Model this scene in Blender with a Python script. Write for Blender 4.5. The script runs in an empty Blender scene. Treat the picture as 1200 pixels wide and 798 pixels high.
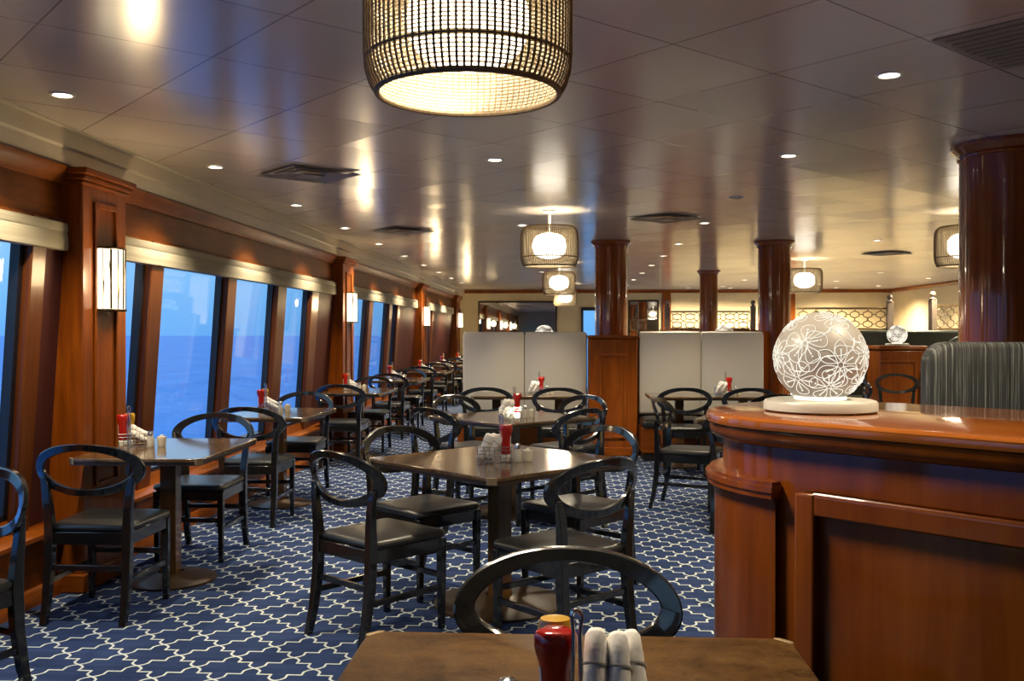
import bpy, bmesh, math, random
from mathutils import Vector, Matrix, Euler
random.seed(7)
R = math.radians
PI = math.pi
SC = bpy.context.scene
COL = SC.collection
CEIL = 2.48

# ------------------------------------------------------------------ materials
def nodes(name):
    m = bpy.data.materials.new(name); m.use_nodes = True
    nt = m.node_tree; nt.nodes.clear()
    out = nt.nodes.new('ShaderNodeOutputMaterial')
    return m, nt, out
class NT:
    """tiny expression helper on a node tree"""
    def __init__(s, nt): s.nt = nt
    def n(s, t, **kw):
        x = s.nt.nodes.new(t)
        for k, v in kw.items(): setattr(x, k, v)
        return x
    def put(s, sock, v):
        if isinstance(v, bpy.types.NodeSocket): s.nt.links.new(v, sock)
        elif v is not None: sock.default_value = v
    def m(s, op, a, b=None, c=None, clamp=False):
        x = s.n('ShaderNodeMath', operation=op, use_clamp=clamp)
        s.put(x.inputs[0], a); s.put(x.inputs[1], b); s.put(x.inputs[2], c)
        return x.outputs[0]
    def v(s, op, a, b=None):
        x = s.n('ShaderNodeVectorMath', operation=op)
        s.put(x.inputs[0], a); s.put(x.inputs[1], b)
        return x.outputs['Value'] if op in ('DOT_PRODUCT', 'LENGTH', 'DISTANCE') else x.outputs[0]
    def coord(s, scale=(1, 1, 1), which='Object'):
        tc = s.n('ShaderNodeTexCoord')
        mp = s.n('ShaderNodeMapping'); mp.inputs['Scale'].default_value = scale
        s.nt.links.new(tc.outputs[which], mp.inputs[0])
        return mp.outputs[0]
    def noise(s, vec, scale, detail=4, rough=.55, dist=0):
        x = s.n('ShaderNodeTexNoise'); s.put(x.inputs['Vector'], vec)
        x.inputs['Scale'].default_value = scale; x.inputs['Detail'].default_value = detail
        x.inputs['Roughness'].default_value = rough; x.inputs['Distortion'].default_value = dist
        return x.outputs[0]
    def ramp(s, fac, stops):
        x = s.n('ShaderNodeValToRGB'); s.put(x.inputs[0], fac)
        e = x.color_ramp.elements
        while len(e) < len(stops): e.new(.5)
        for i, (p, c) in enumerate(stops):
            e[i].position = p; e[i].color = (*c, 1) if len(c) == 3 else c
        return x.outputs[0]
    def mix(s, fac, a, b):
        x = s.n('ShaderNodeMix', data_type='RGBA')
        s.put(x.inputs[0], fac)
        s.put(x.inputs[6], (*a, 1) if isinstance(a, tuple) else a)
        s.put(x.inputs[7], (*b, 1) if isinstance(b, tuple) else b)
        return x.outputs[2]
    def bump(s, h, strength=.2, dist=.01):
        x = s.n('ShaderNodeBump'); x.inputs['Strength'].default_value = strength
        x.inputs['Distance'].default_value = dist; s.put(x.inputs['Height'], h)
        return x.outputs[0]
    def bsdf(s, out, color, rough=.5, metal=0, coat=0, normal=None, spec=None, emit=None, estr=0, trans=0, crough=.05):
        p = s.n('ShaderNodeBsdfPrincipled')
        s.put(p.inputs['Base Color'], (*color, 1) if isinstance(color, tuple) else color)
        s.put(p.inputs['Roughness'], rough); s.put(p.inputs['Metallic'], metal)
        p.inputs['Coat Weight'].default_value = coat; p.inputs['Coat Roughness'].default_value = crough
        if spec is not None: p.inputs['Specular IOR Level'].default_value = spec
        if normal is not None: s.put(p.inputs['Normal'], normal)
        if emit: p.inputs['Emission Color'].default_value = (*emit, 1); p.inputs['Emission Strength'].default_value = estr
        if trans: p.inputs['Transmission Weight'].default_value = trans
        if out: s.nt.links.new(p.outputs[0], out.inputs[0])
        return p

def simple(name, color, rough=.5, metal=0, coat=0, var=.12, nscale=30, bump=0, spec=None):
    m, nt, out = nodes(name); g = NT(nt)
    co = g.coord()
    n = g.noise(co, nscale, 3)
    a = tuple(max(0, c*(1-var)) for c in color); b = tuple(min(1, c*(1+var)) for c in color)
    col = g.ramp(n, [(.3, a), (.7, b)])
    g.bsdf(out, col, rough, metal, coat, g.bump(n, bump, .003) if bump else None, spec)
    return m
def emission(name, color, strength):
    m, nt, out = nodes(name); g = NT(nt)
    e = g.n('ShaderNodeEmission'); e.inputs[0].default_value = (*color, 1); e.inputs[1].default_value = strength
    nt.links.new(e.outputs[0], out.inputs[0]); return m
def wood(name, dark, mid, light, scale=(26, 26, 2.2), rough=.22, coat=.8, crough=.06, spec=.18):
    m, nt, out = nodes(name); g = NT(nt)
    co = g.coord(scale)
    n = g.noise(co, 1.0, 6, .6, .6)
    n2 = g.noise(g.coord((1.3, 1.3, .5)), 1.6, 3)
    f = g.m('MULTIPLY_ADD', n2, .55, g.m('MULTIPLY', n, .6))
    col = g.ramp(f, [(.34, dark), (.55, mid), (.8, light)])
    g.bsdf(out, col, rough, 0, coat, crough=crough, spec=spec)
    return m
M = {}
M['mahogany'] = wood('mahogany', (.10, .022, .0016), (.205, .049, .003), (.32, .088, .007), rough=.35, coat=.3, crough=.12)
M['mahogany_flat'] = wood('mahogany_horizontal', (.10, .022, .0016), (.205, .049, .003), (.32, .088, .007), scale=(3, 3, 30), rough=.42, coat=.1, crough=.2)
M['mullion'] = wood('mullion_wood', (.055, .014, .003), (.10, .027, .005), (.15, .044, .009), rough=.4, coat=.15, crough=.15)
M['fascia'] = wood('fascia_wood_shaded', (.07, .017, .0015), (.13, .034, .003), (.20, .058, .006), scale=(3, 3, 30), rough=.42, coat=.08, crough=.2)  # darker mahogany copy, the upper wall's shade put into its colour
M['column'] = wood('column_lacquer', (.12, .024, .002), (.22, .048, .004), (.32, .08, .007), scale=(40, 40, 1.2), rough=.2, coat=.8, crough=.05)
M['blank'] = wood('wall_panel_wood_blue_lit', (.045, .014, .012), (.070, .022, .019), (.09, .030, .025), scale=(10, 10, 1), rough=.5, coat=0, spec=.04)  # mahogany turned purple-brown: skimming blue window light put into the colour
M['counter'] = wood('counter_wood', (.085, .017, .001), (.165, .037, .002), (.26, .070, .005), scale=(14, 14, 1.3), rough=.3, coat=.45, crough=.06)
M['counter_top'] = wood('counter_top_wood', (.14, .036, .005), (.24, .068, .009), (.34, .11, .017), scale=(2, 16, 16), rough=.15, coat=.9)
M['black_wood'] = simple('black_lacquer', (.010, .010, .010), .24, coat=.4, var=.3)
for n_ in M['black_wood'].node_tree.nodes:
    if n_.type == 'BSDF_PRINCIPLED': n_.inputs['Coat Weight'].default_value = .9; n_.inputs['Coat IOR'].default_value = 1.55; n_.inputs['Coat Roughness'].default_value = .09; n_.inputs['Specular IOR Level'].default_value = .15
M['leather'] = simple('black_leather', (.017, .0175, .018), .34, var=.2, nscale=220, bump=.15)
M['cream_leather'] = simple('cream_leather', (.74, .70, .62), .45, var=.04, nscale=260, bump=.05)
M['shell'] = simple('dark_frame', (.02, .012, .008), .4)
M['cream_wall'] = simple('cream_paint', (.68, .56, .325), .7, var=.05, nscale=4)
M['cove'] = simple('cove_paint', (.60, .53, .40), .5, var=.03, nscale=6)
M['brass'] = simple('brass', (.55, .38, .14), .3, 1)
M['tip'] = simple('corner_tip_metal', (.32, .24, .14), .4, .6)
M['chrome'] = simple('chrome', (.75, .75, .74), .14, 1, var=.03)
M['bronze'] = simple('bronze', (.05, .035, .02), .4, .8)
M['gasket'] = simple('window_gasket', (.008, .01, .016), .35)
M['vent'] = simple('vent_metal', (.20, .17, .13), .5, .1)
M['white_trim'] = simple('white_trim', (.7, .66, .58), .4, var=.03)
M['napkin'] = simple('napkin_cloth', (.87, .85, .81), .85, var=.04, nscale=120, bump=.25)
M['band'] = simple('napkin_band', (.32, .31, .30), .7)
M['ketchup'] = simple('ketchup_red', (.42, .014, .008), .14, coat=.6, var=.1)
M['cap_white'] = simple('white_plastic', (.78, .75, .66), .35, var=.03)
M['mustard'] = simple('mustard_yellow', (.58, .33, .03), .25, coat=.3)
M['porcelain'] = simple('cream_porcelain', (.76, .72, .60), .2, coat=.3, var=.03)
M['screen'] = simple('screen_metal', (.20, .14, .075), .35, .7)
M['post'] = simple('screen_post', (.24, .19, .15), .4, .3)
M['green'] = simple('dark_green_leather', (.022, .026, .020), .4, var=.15, nscale=200, bump=.1)
M['picture'] = simple('framed_print', (.45, .36, .22), .5, var=.35, nscale=3)
M['plinth'] = simple('plinth', (.012, .009, .008), .5)
M['lamp_base'] = simple('lamp_base_white', (.50, .48, .42), .35, var=.02)
M['cord'] = simple('woven_cord', (.17, .115, .055), .7, var=.3, nscale=90)

def mat_mirror():
    m, nt, out = nodes('mirror'); g = NT(nt)
    n = g.noise(g.coord(), 3)
    g.bsdf(out, g.ramp(n, [(.3, (.80, .80, .78)), (.7, (.84, .84, .82))]), .02, 1); return m
M['mirror'] = mat_mirror()
def mat_glass():
    m, nt, out = nodes('window_glass'); g = NT(nt)
    t = g.n('ShaderNodeBsdfTransparent'); t.inputs[0].default_value = (.98, 1, 1, 1)
    gl = g.n('ShaderNodeBsdfGlossy'); gl.inputs['Roughness'].default_value = .02
    lw = g.n('ShaderNodeLayerWeight'); lw.inputs[0].default_value = .5
    f = g.m('MULTIPLY_ADD', g.m('POWER', lw.outputs['Facing'], 5.0), .5, .025)
    mx = g.n('ShaderNodeMixShader')
    nt.links.new(f, mx.inputs[0]); nt.links.new(t.outputs[0], mx.inputs[1]); nt.links.new(gl.outputs[0], mx.inputs[2])
    nt.links.new(mx.outputs[0], out.inputs[0]); return m
M['glass'] = mat_glass()
def mat_clear():
    m, nt, out = nodes('clear_glass'); g = NT(nt)
    t = g.n('ShaderNodeBsdfTransparent'); t.inputs[0].default_value = (.9, .9, .86, 1)
    p = g.bsdf(None, (.8, .78, .7), .08)
    mx = g.n('ShaderNodeMixShader'); mx.inputs[0].default_value = .55
    nt.links.new(t.outputs[0], mx.inputs[1]); nt.links.new(p.outputs[0], mx.inputs[2])
    nt.links.new(mx.outputs[0], out.inputs[0]); return m
M['clear'] = mat_clear()

def mat_carpet():
    m, nt, out = nodes('carpet'); g = NT(nt)
    tc = g.n('ShaderNodeTexCoord'); sp = g.n('ShaderNodeSeparateXYZ'); nt.links.new(tc.outputs['Object'], sp.inputs[0])
    A = .136
    u = g.m('PINGPONG', g.m('DIVIDE', g.m('ADD', sp.outputs[0], 26.0), .126), 1)
    v = g.m('PINGPONG', g.m('DIVIDE', g.m('ADD', sp.outputs[1], 26.03), A), 1)
    s = g.m('GREATER_THAN', g.m('ADD', u, v), 1.0)
    def fold(x): return g.m('ADD', g.m('MULTIPLY', x, g.m('SUBTRACT', 1.0, s)), g.m('MULTIPLY', g.m('SUBTRACT', 1.0, x), s))
    u = fold(u); v = fold(v)
    pts = [(0, 0), (.16, .09), (.27, .23), (.27, .5), (.5, .5)]
    d = None
    for (ax, ay), (bx, by) in zip(pts, pts[1:]):
        ex, ey = bx-ax, by-ay; L = ex*ex+ey*ey
        px = g.m('SUBTRACT', u, ax); py = g.m('SUBTRACT', v, ay)
        h = g.m('DIVIDE', g.m('ADD', g.m('MULTIPLY', px, ex), g.m('MULTIPLY', py, ey)), L, clamp=True)
        qx = g.m('SUBTRACT', px, g.m('MULTIPLY', h, ex)); qy = g.m('SUBTRACT', py, g.m('MULTIPLY', h, ey))
        q = g.m('SQRT', g.m('ADD', g.m('MULTIPLY', qx, qx), g.m('MULTIPLY', qy, qy)))
        d = q if d is None else g.m('MINIMUM', d, q)
    line = g.n('ShaderNodeMapRange'); line.interpolation_type = 'SMOOTHSTEP'
    g.put(line.inputs[0], d); line.inputs[1].default_value = .026; line.inputs[2].default_value = .050
    line.inputs[3].default_value = 1; line.inputs[4].default_value = 0
    n = g.noise(tc.outputs['Object'], 2.6, 4); fine = g.noise(tc.outputs['Object'], 260, 2)
    stripe = g.noise(g.coord((1.2, 26, 1)), 1.0, 3)
    base = g.ramp(g.m('ADD', g.m('MULTIPLY', n, .5), g.m('MULTIPLY', stripe, .5)), [(.35, (.014, .028, .085)), (.65, (.034, .060, .165))])
    col = g.mix(line.outputs[0], base, (.62, .69, .68))
    col = g.mix(g.m('MULTIPLY', fine, .15), col, (.02, .03, .06))
    g.bsdf(out, col, .95, 0, 0, g.bump(fine, .4, .004), .1)
    return m
M['carpet'] = mat_carpet()

def mat_ceiling():
    m, nt, out = nodes('ceiling_panels'); g = NT(nt)
    tc = g.n('ShaderNodeTexCoord'); P = tc.outputs['Object']
    T = .63; a = R(43)
    p = g.m('DIVIDE', g.m('SUBTRACT', g.v('DOT_PRODUCT', P, (math.cos(a), math.sin(a), 0)), 1.479), T)
    q = g.m('DIVIDE', g.m('SUBTRACT', g.v('DOT_PRODUCT', P, (-math.sin(a), math.cos(a), 0)), 3.62), T)
    def edge(x):
        f = g.m('FRACT', x); return g.m('MINIMUM', f, g.m('SUBTRACT', 1.0, f))
    e = g.m('MINIMUM', edge(p), edge(q))
    line = g.m('LESS_THAN', e, .005)
    cx = g.n('ShaderNodeCombineXYZ'); g.put(cx.inputs[0], g.m('FLOOR', p)); g.put(cx.inputs[1], g.m('FLOOR', q))
    wn = g.n('ShaderNodeTexWhiteNoise'); nt.links.new(cx.outputs[0], wn.inputs[0])
    tilt = g.v('MULTIPLY', g.v('SUBTRACT', wn.outputs['Color'], (.5, .5, .5)), (.022, .022, 0))
    geo = g.n('ShaderNodeNewGeometry')
    nrm = g.v('NORMALIZE', g.v('ADD', geo.outputs['Normal'], tilt))
    n = g.noise(P, 1.2, 3)
    tile = g.ramp(wn.outputs['Value'], [(0, (.60, .525, .44)), (1, (.66, .585, .50))])
    col = g.mix(g.m('MULTIPLY', n, .15), tile, (.50, .43, .35))
    col = g.mix(line, col, (.16, .15, .14))
    g.bsdf(out, col, .2, .1, 0, nrm, .6)
    return m
M['ceiling'] = mat_ceiling()

def mat_table(name, c, rough, coat=.5, spec=.35):
    m, nt, out = nodes(name); g = NT(nt)
    co = g.coord((1, 1, 1))
    n = g.noise(co, 5, 6, .62, 1.2); n2 = g.noise(co, 34, 6, .75, 2.2); st = g.noise(g.coord((3, 40, 3)), 1, 3)
    f = g.m('ADD', g.m('MULTIPLY', n, .38), g.m('ADD', g.m('MULTIPLY', n2, .45), g.m('MULTIPLY', st, .17)))
    g.bsdf(out, g.ramp(f, [(.40, c[0]), (.5, c[1]), (.60, c[2])]), rough, 0, coat, None, spec, crough=rough*.6)
    return m
M['table'] = mat_table('table_top_laminate', [(.045, .025, .010), (.088, .051, .022), (.15, .09, .043)], .14)
M['table_front'] = mat_table('table_top_laminate_brown', [(.020, .009, .002), (.058, .028, .008), (.090, .048, .016)], .36, .08, .2)
M['table_edge'] = simple('table_edge', (.03, .018, .01), .35)
M['table_post'] = wood('table_post_wood', (.055, .022, .006), (.10, .045, .012), (.17, .08, .02), scale=(18, 18, 2), rough=.25, coat=.6)
def mat_base():
    m, nt, out = nodes('table_base_metal'); g = NT(nt)
    n = g.noise(g.coord(), 6, 4)
    g.bsdf(out, g.ramp(n, [(.3, (.030, .015, .005)), (.7, (.065, .035, .012))]), .4, .3, .1); return m
M['table_base'] = mat_base()

def mat_stripe():
    m, nt, out = nodes('striped_fabric'); g = NT(nt)
    n = g.noise(g.coord((95, 2, .03)), 1, 3, .65); n2 = g.noise(g.coord((260, 20, 4)), 1, 3)
    f = g.m('ADD', g.m('MULTIPLY', n, .6), g.m('MULTIPLY', n2, .4))
    g.bsdf(out, g.ramp(f, [(.44, (.016, .018, .018)), (.53, (.045, .048, .047)), (.64, (.25, .26, .245))]), .8, 0, 0, g.bump(n2, .2, .004)); return m
M['stripe'] = mat_stripe()
def mat_fabric():
    m, nt, out = nodes('blind_fabric'); g = NT(nt)
    n = g.noise(g.coord((3, .6, 30)), 1, 4)
    g.bsdf(out, g.ramp(n, [(.3, (.24, .215, .155)), (.7, (.32, .29, .21))]), .85, 0, 0, g.bump(n, .3, .01)); return m
M['blind'] = mat_fabric()
def mat_weave():
    # woven sheet between the cords: fine horizontal threads with gaps that let light through
    m, nt, out = nodes('woven_shade'); g = NT(nt)
    tc = g.n('ShaderNodeTexCoord'); sp = g.n('ShaderNodeSeparateXYZ'); nt.links.new(tc.outputs['Object'], sp.inputs[0])
    w = g.m('PINGPONG', g.m('MULTIPLY', sp.outputs[2], 210.0), 1)
    hole = g.m('GREATER_THAN', w, .42)
    p = g.bsdf(None, (.66, .55, .34), .7)
    tl = g.n('ShaderNodeBsdfTranslucent'); tl.inputs[0].default_value = (.50, .37, .19, 1)
    mx = g.n('ShaderNodeMixShader'); mx.inputs[0].default_value = .1
    nt.links.new(p.outputs[0], mx.inputs[1]); nt.links.new(tl.outputs[0], mx.inputs[2])
    tr = g.n('ShaderNodeBsdfTransparent')
    m2 = g.n('ShaderNodeMixShader'); g.put(m2.inputs[0], g.m('MULTIPLY', hole, .75))
    nt.links.new(mx.outputs[0], m2.inputs[1]); nt.links.new(tr.outputs[0], m2.inputs[2])
    nt.links.new(m2.outputs[0], out.inputs[0]); return m
M['weave'] = mat_weave()
M['globe'] = emission('pendant_globe', (1, .88, .70), 9)
M['sconce_glass'] = emission('sconce_glass', (1, .84, .55), 3.6)
M['lens'] = emission('downlight_lens', (1, .90, .72), 14)
M['lens_off'] = simple('downlight_lens_off', (.5, .48, .44), .2)
def mat_lampglobe():
    m, nt, out = nodes('frosted_globe'); g = NT(nt)
    n = g.noise(g.coord(), 9, 3)
    p = g.bsdf(out, g.ramp(n, [(.3, (.23, .21, .185)), (.7, (.28, .255, .22))]), .45, 0, .1, None, None, (1, .80, .58), .10)
    return m
M['lamp_globe'] = mat_lampglobe()
M['lamp_cut'] = emission('globe_cut_pattern', (1, .93, .78), .8)
M['lamp_ring'] = emission('globe_glow_ring', (1, .93, .74), 1.6)
def mat_sea():
    m, nt, out = nodes('sea_water'); g = NT(nt)
    co = g.coord((.02, .02, .02)); n = g.noise(co, 5, 6, .6); n2 = g.noise(g.coord((.05, .012, .05)), 1, 5)
    g.bsdf(out, g.ramp(n2, [(.35, (.018, .15, .46)), (.7, (.05, .22, .56))]), .45, 0, 0, g.bump(n, .5, 3), .25); return m
M['sea'] = mat_sea()

# ------------------------------------------------------------------ mesh builder
class MB:
    def __init__(s): s.bm = bmesh.new()
    def quadgrid(s, rows, closed_u=False, closed_v=False, cap=False):
        vs = [[s.bm.verts.new(p) for p in r] for r in rows]
        nr, nc = len(vs), len(vs[0])
        for i in range(nr if closed_v else nr-1):
            a, b = vs[i], vs[(i+1) % nr]
            for j in range(nc if closed_u else nc-1):
                k = (j+1) % nc
                try: s.bm.faces.new((a[j], a[k], b[k], b[j]))
                except ValueError: pass
        if cap and closed_u:
            for r in (vs[0], vs[-1]):
                try: s.bm.faces.new(r)
                except ValueError: pass
        return s
    def box(s, x0, x1, y0, y1, z0, z1, mtx=None, taper=None):
        P = []
        for z, t in ((z0, 1), (z1, 1)):
            for x, y in ((x0, y0), (x1, y0), (x1, y1), (x0, y1)): P.append(Vector((x, y, z)))
        if taper:                                    # scale bottom ring about its centre
            cx, cy = (x0+x1)/2, (y0+y1)/2
            for p in P[:4]: p.x = cx+(p.x-cx)*taper; p.y = cy+(p.y-cy)*taper
        if mtx: P = [mtx @ p for p in P]
        v = [s.bm.verts.new(p) for p in P]
        for f in ((0, 3, 2, 1), (4, 5, 6, 7), (0, 1, 5, 4), (1, 2, 6, 5), (2, 3, 7, 6), (3, 0, 4, 7)):
            s.bm.faces.new([v[i] for i in f])
        return s
    def bar(s, a, b, w, t, up=(0, 0, 1)):
        a, b = Vector(a), Vector(b); d = (b-a).normalized(); u = Vector(up)
        x = d.cross(u)
        if x.length < 1e-4: x = d.cross(Vector((1, 0, 0)))
        x.normalize(); y = x.cross(d)
        rows = []
        for p in (a, b): rows.append([p+x*i*w/2+y*j*t/2 for i, j in ((-1, -1), (1, -1), (1, 1), (-1, 1))])
        return s.quadgrid(rows, closed_u=True, cap=True)
    def lathe(s, prof, seg=24, c=(0, 0, 0), a0=0, a1=2*PI, sx=1, sy=1, mtx=None):
        full = abs(a1-a0-2*PI) < 1e-6; n = seg if full else seg+1
        rows = []
        for r, z in prof:
            row = []
            for i in range(n):
                t = a0+(a1-a0)*i/seg
                p = Vector((max(r, 1e-5)*math.cos(t)*sx, max(r, 1e-5)*math.sin(t)*sy, z))
                if mtx: p = mtx @ p
                row.append(p+Vector(c))
            rows.append(row)
        return s.quadgrid(rows, closed_u=full)
    def tube(s, path, r, seg=8, closed=False, cap=True):
        P = [Vector(p) for p in path]; n = len(P)
        rows = []; prev = None
        for i in range(n):
            if closed: t = P[(i+1) % n]-P[i-1]
            else: t = P[min(i+1, n-1)]-P[max(i-1, 0)]
            t.normalize()
            if prev is None:
                x = t.cross(Vector((0, 0, 1)))
                if x.length < .05: x = t.cross(Vector((1, 0, 0)))
            else: x = prev-t*prev.dot(t)
            x.normalize(); prev = x; y = t.cross(x)
            rr = r[i] if isinstance(r, (list, tuple)) else r
            rows.append([P[i]+(x*math.cos(k*2*PI/seg)+y*math.sin(k*2*PI/seg))*rr for k in range(seg)])
        return s.quadgrid(rows, closed_u=True, closed_v=closed, cap=cap and not closed)
    def extrude_y(s, prof, y0, y1):
        """(x,z) polygon swept along y"""
        rows = [[(x, y, z) for x, z in prof] for y in (y0, y1)]
        return s.quadgrid(rows, closed_u=True, cap=True)
    def prism(s, poly, z0, z1):
        rows = [[(x, y, z) for x, y in poly] for z in (z0, z1)]
        return s.quadgrid(rows, closed_u=True, cap=True)
    def pad(s, w0, w1, d, h, z, r=.05, n=10, dome=.012, y=0):
        """upholstered seat pad: trapezoid, rounded corners, soft domed top"""
        def outline(ins):
            pts = []
            wb, wf, dd = w0/2-ins, w1/2-ins, d/2-ins; rr = max(r-ins, .004)
            for cx, cy, a in ((wf-rr, dd-rr, 0), (-wf+rr, dd-rr, 90), (-wb+rr, -dd+rr, 180), (wb-rr, -dd+rr, 270)):
                for k in range(6):
                    t = R(a+90*k/5); pts.append((cx+rr*math.cos(t), y+cy+rr*math.sin(t)))
            return pts
        levels = [(.012, 0), (.0, .25), (0, .6), (.006, .85), (.022, 1.0), (.06, 1.12), (.12, 1.2), (.17, 1.22)]
        rows = [[(px, py, z+h*t) for px, py in outline(i)] for i, t in levels]
        return s.quadgrid(rows, closed_u=True, cap=True)
    def build(s, name, m, parent=None, bev=0, smooth=35, seg=2, loc=None, rot=None):
        bmesh.ops.remove_doubles(s.bm, verts=s.bm.verts, dist=1e-6)
        bmesh.ops.recalc_face_normals(s.bm, faces=s.bm.faces)
        me = bpy.data.meshes.new(name); s.bm.to_mesh(me); s.bm.free()
        for mm in (m if isinstance(m, (list, tuple)) else [m]): me.materials.append(M[mm] if isinstance(mm, str) else mm)
        if smooth:
            me.polygons.foreach_set('use_smooth', [True]*len(me.polygons))
            me.set_sharp_from_angle(angle=R(smooth))
        o = bpy.data.objects.new(name, me); COL.objects.link(o)
        if bev:
            b = o.modifiers.new('bevel', 'BEVEL'); b.width = bev; b.segments = seg; b.limit_method = 'ANGLE'; b.angle_limit = R(40)
            b.harden_normals = False
        if parent: o.parent = parent
        if loc: o.location = loc
        if rot: o.rotation_euler = rot
        return o
def tag(o, label=None, cat=None, group=None, kind=None):
    if label: o['label'] = label
    if cat: o['category'] = cat
    if group: o['group'] = group
    if kind: o['kind'] = kind
    return o
def empty(name, loc=(0, 0, 0), rz=0):
    o = bpy.data.objects.new(name, None); COL.objects.link(o)
    o.location = loc; o.rotation_euler = (0, 0, rz); o.empty_display_size = .1
    return o
def children(o): return [c for c in bpy.data.objects if c.parent == o]
def copy_tree(o, kids=None):
    c = o.copy(); COL.objects.link(c)
    for ch in (kids if kids is not None else children(o)):
        d = ch.copy(); COL.objects.link(d); d.parent = c
        for g in children(ch):
            e = g.copy(); COL.objects.link(e); e.parent = d
    return c
ORD = ['first', 'second', 'third', 'fourth', 'fifth', 'sixth', 'seventh', 'eighth', 'ninth', 'tenth', 'eleventh', 'twelfth']

# ------------------------------------------------------------------ room shell
Y0, Y1, XR = -4.0, 24.0, 8.0
f = MB().box(-3.1, XR+.1, Y0, Y1+.1, -.1, 0).build('floor', 'carpet', smooth=0); tag(f, kind='structure')
c = MB().box(-2.64, XR+.1, Y0, Y1+.1, CEIL, CEIL+.1).build('ceiling', 'ceiling', smooth=0); tag(c, kind='structure')
w = MB().box(-3.1, XR+.1, Y0-.1, Y0, 0, CEIL+.1).build('wall_rear', 'cream_wall', smooth=0); tag(w, kind='structure')
wr = empty('wall_right'); tag(wr, kind='structure')
MB().box(XR, XR+.1, Y0, Y1, 0, CEIL+.1).build('wall_surface', 'cream_wall', wr, smooth=0)
MB().extrude_y([(XR, 2.40), (XR-.02, 2.40), (XR-.05, 2.44), (XR-.05, CEIL), (XR, CEIL)], Y0, Y1-.05).build('cornice', 'mahogany_flat', wr)

# back wall with a doorway to the open deck
wb = empty('wall_back'); tag(wb, kind='structure')
MB().box(-3.1, .38, Y1, Y1+.12, 0, CEIL+.1).box(.72, XR+.1, Y1, Y1+.12, 0, CEIL+.1).box(.38, .72, Y1, Y1+.12, 2.02, CEIL+.1).build('wall_surface', 'cream_wall', wb, smooth=0)
MB().box(-2.6, XR, Y1-.05, Y1, 2.40, 2.46).box(-2.6, XR, Y1-.07, Y1, 2.455, CEIL).build('cornice', 'mahogany_flat', wb, bev=.006)
d1 = empty('door_1'); tag(d1, kind='structure')
MB().box(.34, .40, Y1-.05, Y1+.1, 0, 2.04).box(.70, .76, Y1-.05, Y1+.1, 0, 2.04).box(.40, .70, Y1-.05, Y1+.1, 1.96, 2.04).build('frame', 'gasket', d1, bev=.004)
MB().box(.40, .70, Y1+.03, Y1+.045, 0, 1.96).build('pane', 'glass', d1, smooth=0)
for x0, x1 in ((2.37, 2.58), (5.44, 5.64)):
    p = MB().box(x0, x1, Y1-.06, Y1, 0, 2.41).build('pilaster', 'mahogany', bev=.01); tag(p, 'flat mahogany pilaster on the cream far wall', 'pilaster', kind='structure')

# ---- window wall
def xm(z): return -2.72-(1.4-z)*.070          # leaning inboard face of mullions
GLZ0, GLZ1 = .45, 2.02
PIL = [(-.95, -.42), (4.965, 5.47), (10.90, 11.46), (16.90, 17.50), (22.30, 22.95)]
MUL = [(-2.2, -2.0), (1.0, 1.2), (2.28, 2.48), (3.40, 3.58), (4.643, 4.776), (6.02, 6.214), (7.42, 7.62), (8.73, 9.0), (9.91, 10.18), (12.83, 13.09), (14.30, 14.54), (15.0, 15.2), (18.9, 19.1)]
BLK = [(4.776, 4.965), (10.18, 10.90), (15.20, 16.90), (19.10, 22.30), (22.95, 24.0), (-4.0, -3.6)]
wl = empty('wall_left'); tag(wl, kind='structure')
MB().box(-3.1, -2.74, Y0, Y1, 0, .34).build('lower_wall', 'mahogany_flat', wl, smooth=0)
MB().extrude_y([(-2.74, .0), (-2.715, .0), (-2.715, .075), (-2.725, .09), (-2.74, .09)], Y0, Y1).build('baseboard', 'mahogany_flat', wl)
MB().extrude_y([(-3.12, .33), (-2.71, .33), (-2.69, .34), (-2.69, .362), (-2.71, .375), (-3.12, .375)], Y0, Y1).build('sill', 'mahogany_flat', wl)
MB().extrude_y([(-2.98, .37), (-2.80, .37), (-2.83, .45), (-2.85, .46), (-2.98, .46)], Y0, Y1).build('sill_rail', 'mahogany_flat', wl)
MB().box(-3.0, -2.72, Y0, Y1, 1.99, 2.30).build('fascia', 'fascia', wl, smooth=0)
MB().extrude_y([(-2.72, 1.975), (-2.695, 1.985), (-2.695, 2.0), (-2.72, 2.012)], Y0, Y1).build('fascia_bead', 'fascia', wl)
MB().extrude_y([(-2.73, 2.20), (-2.70, 2.20), (-2.695, 2.225), (-2.665, 2.255), (-2.65, 2.285), (-2.73, 2.285)], Y0, Y1).build('crown_moulding', 'mahogany_flat', wl)
MB().extrude_y([(-3.0, 2.285), (-2.68, 2.285), (-2.66, 2.30), (-2.655, 2.375), (-2.635, 2.385), (-2.63, 2.47), (-2.60, 2.474), (-2.60, CEIL+.02), (-3.0, CEIL+.02)], Y0, Y1).build('cove', 'cove', wl, smooth=20)
def leaning(name, y0, y1, z0, z1, thick, m, par, off=0, bev=0):
    prof = [(xm(z0)+off, z0), (xm(z1)+off, z1), (xm(z1)+off-thick, z1), (xm(z0)+off-thick, z0)]
    return MB().extrude_y(prof, y0, y1).build(name, m, par, bev=bev, smooth=0 if not bev else 30)
for y0, y1 in MUL: leaning('mullion', y0, y1, .37, 2.0, .05, 'mullion', wl, bev=.008)
for y0, y1 in BLK: leaning('blank_panel', y0, y1, .37, 2.0, .10, 'blank', wl, -.015)
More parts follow.
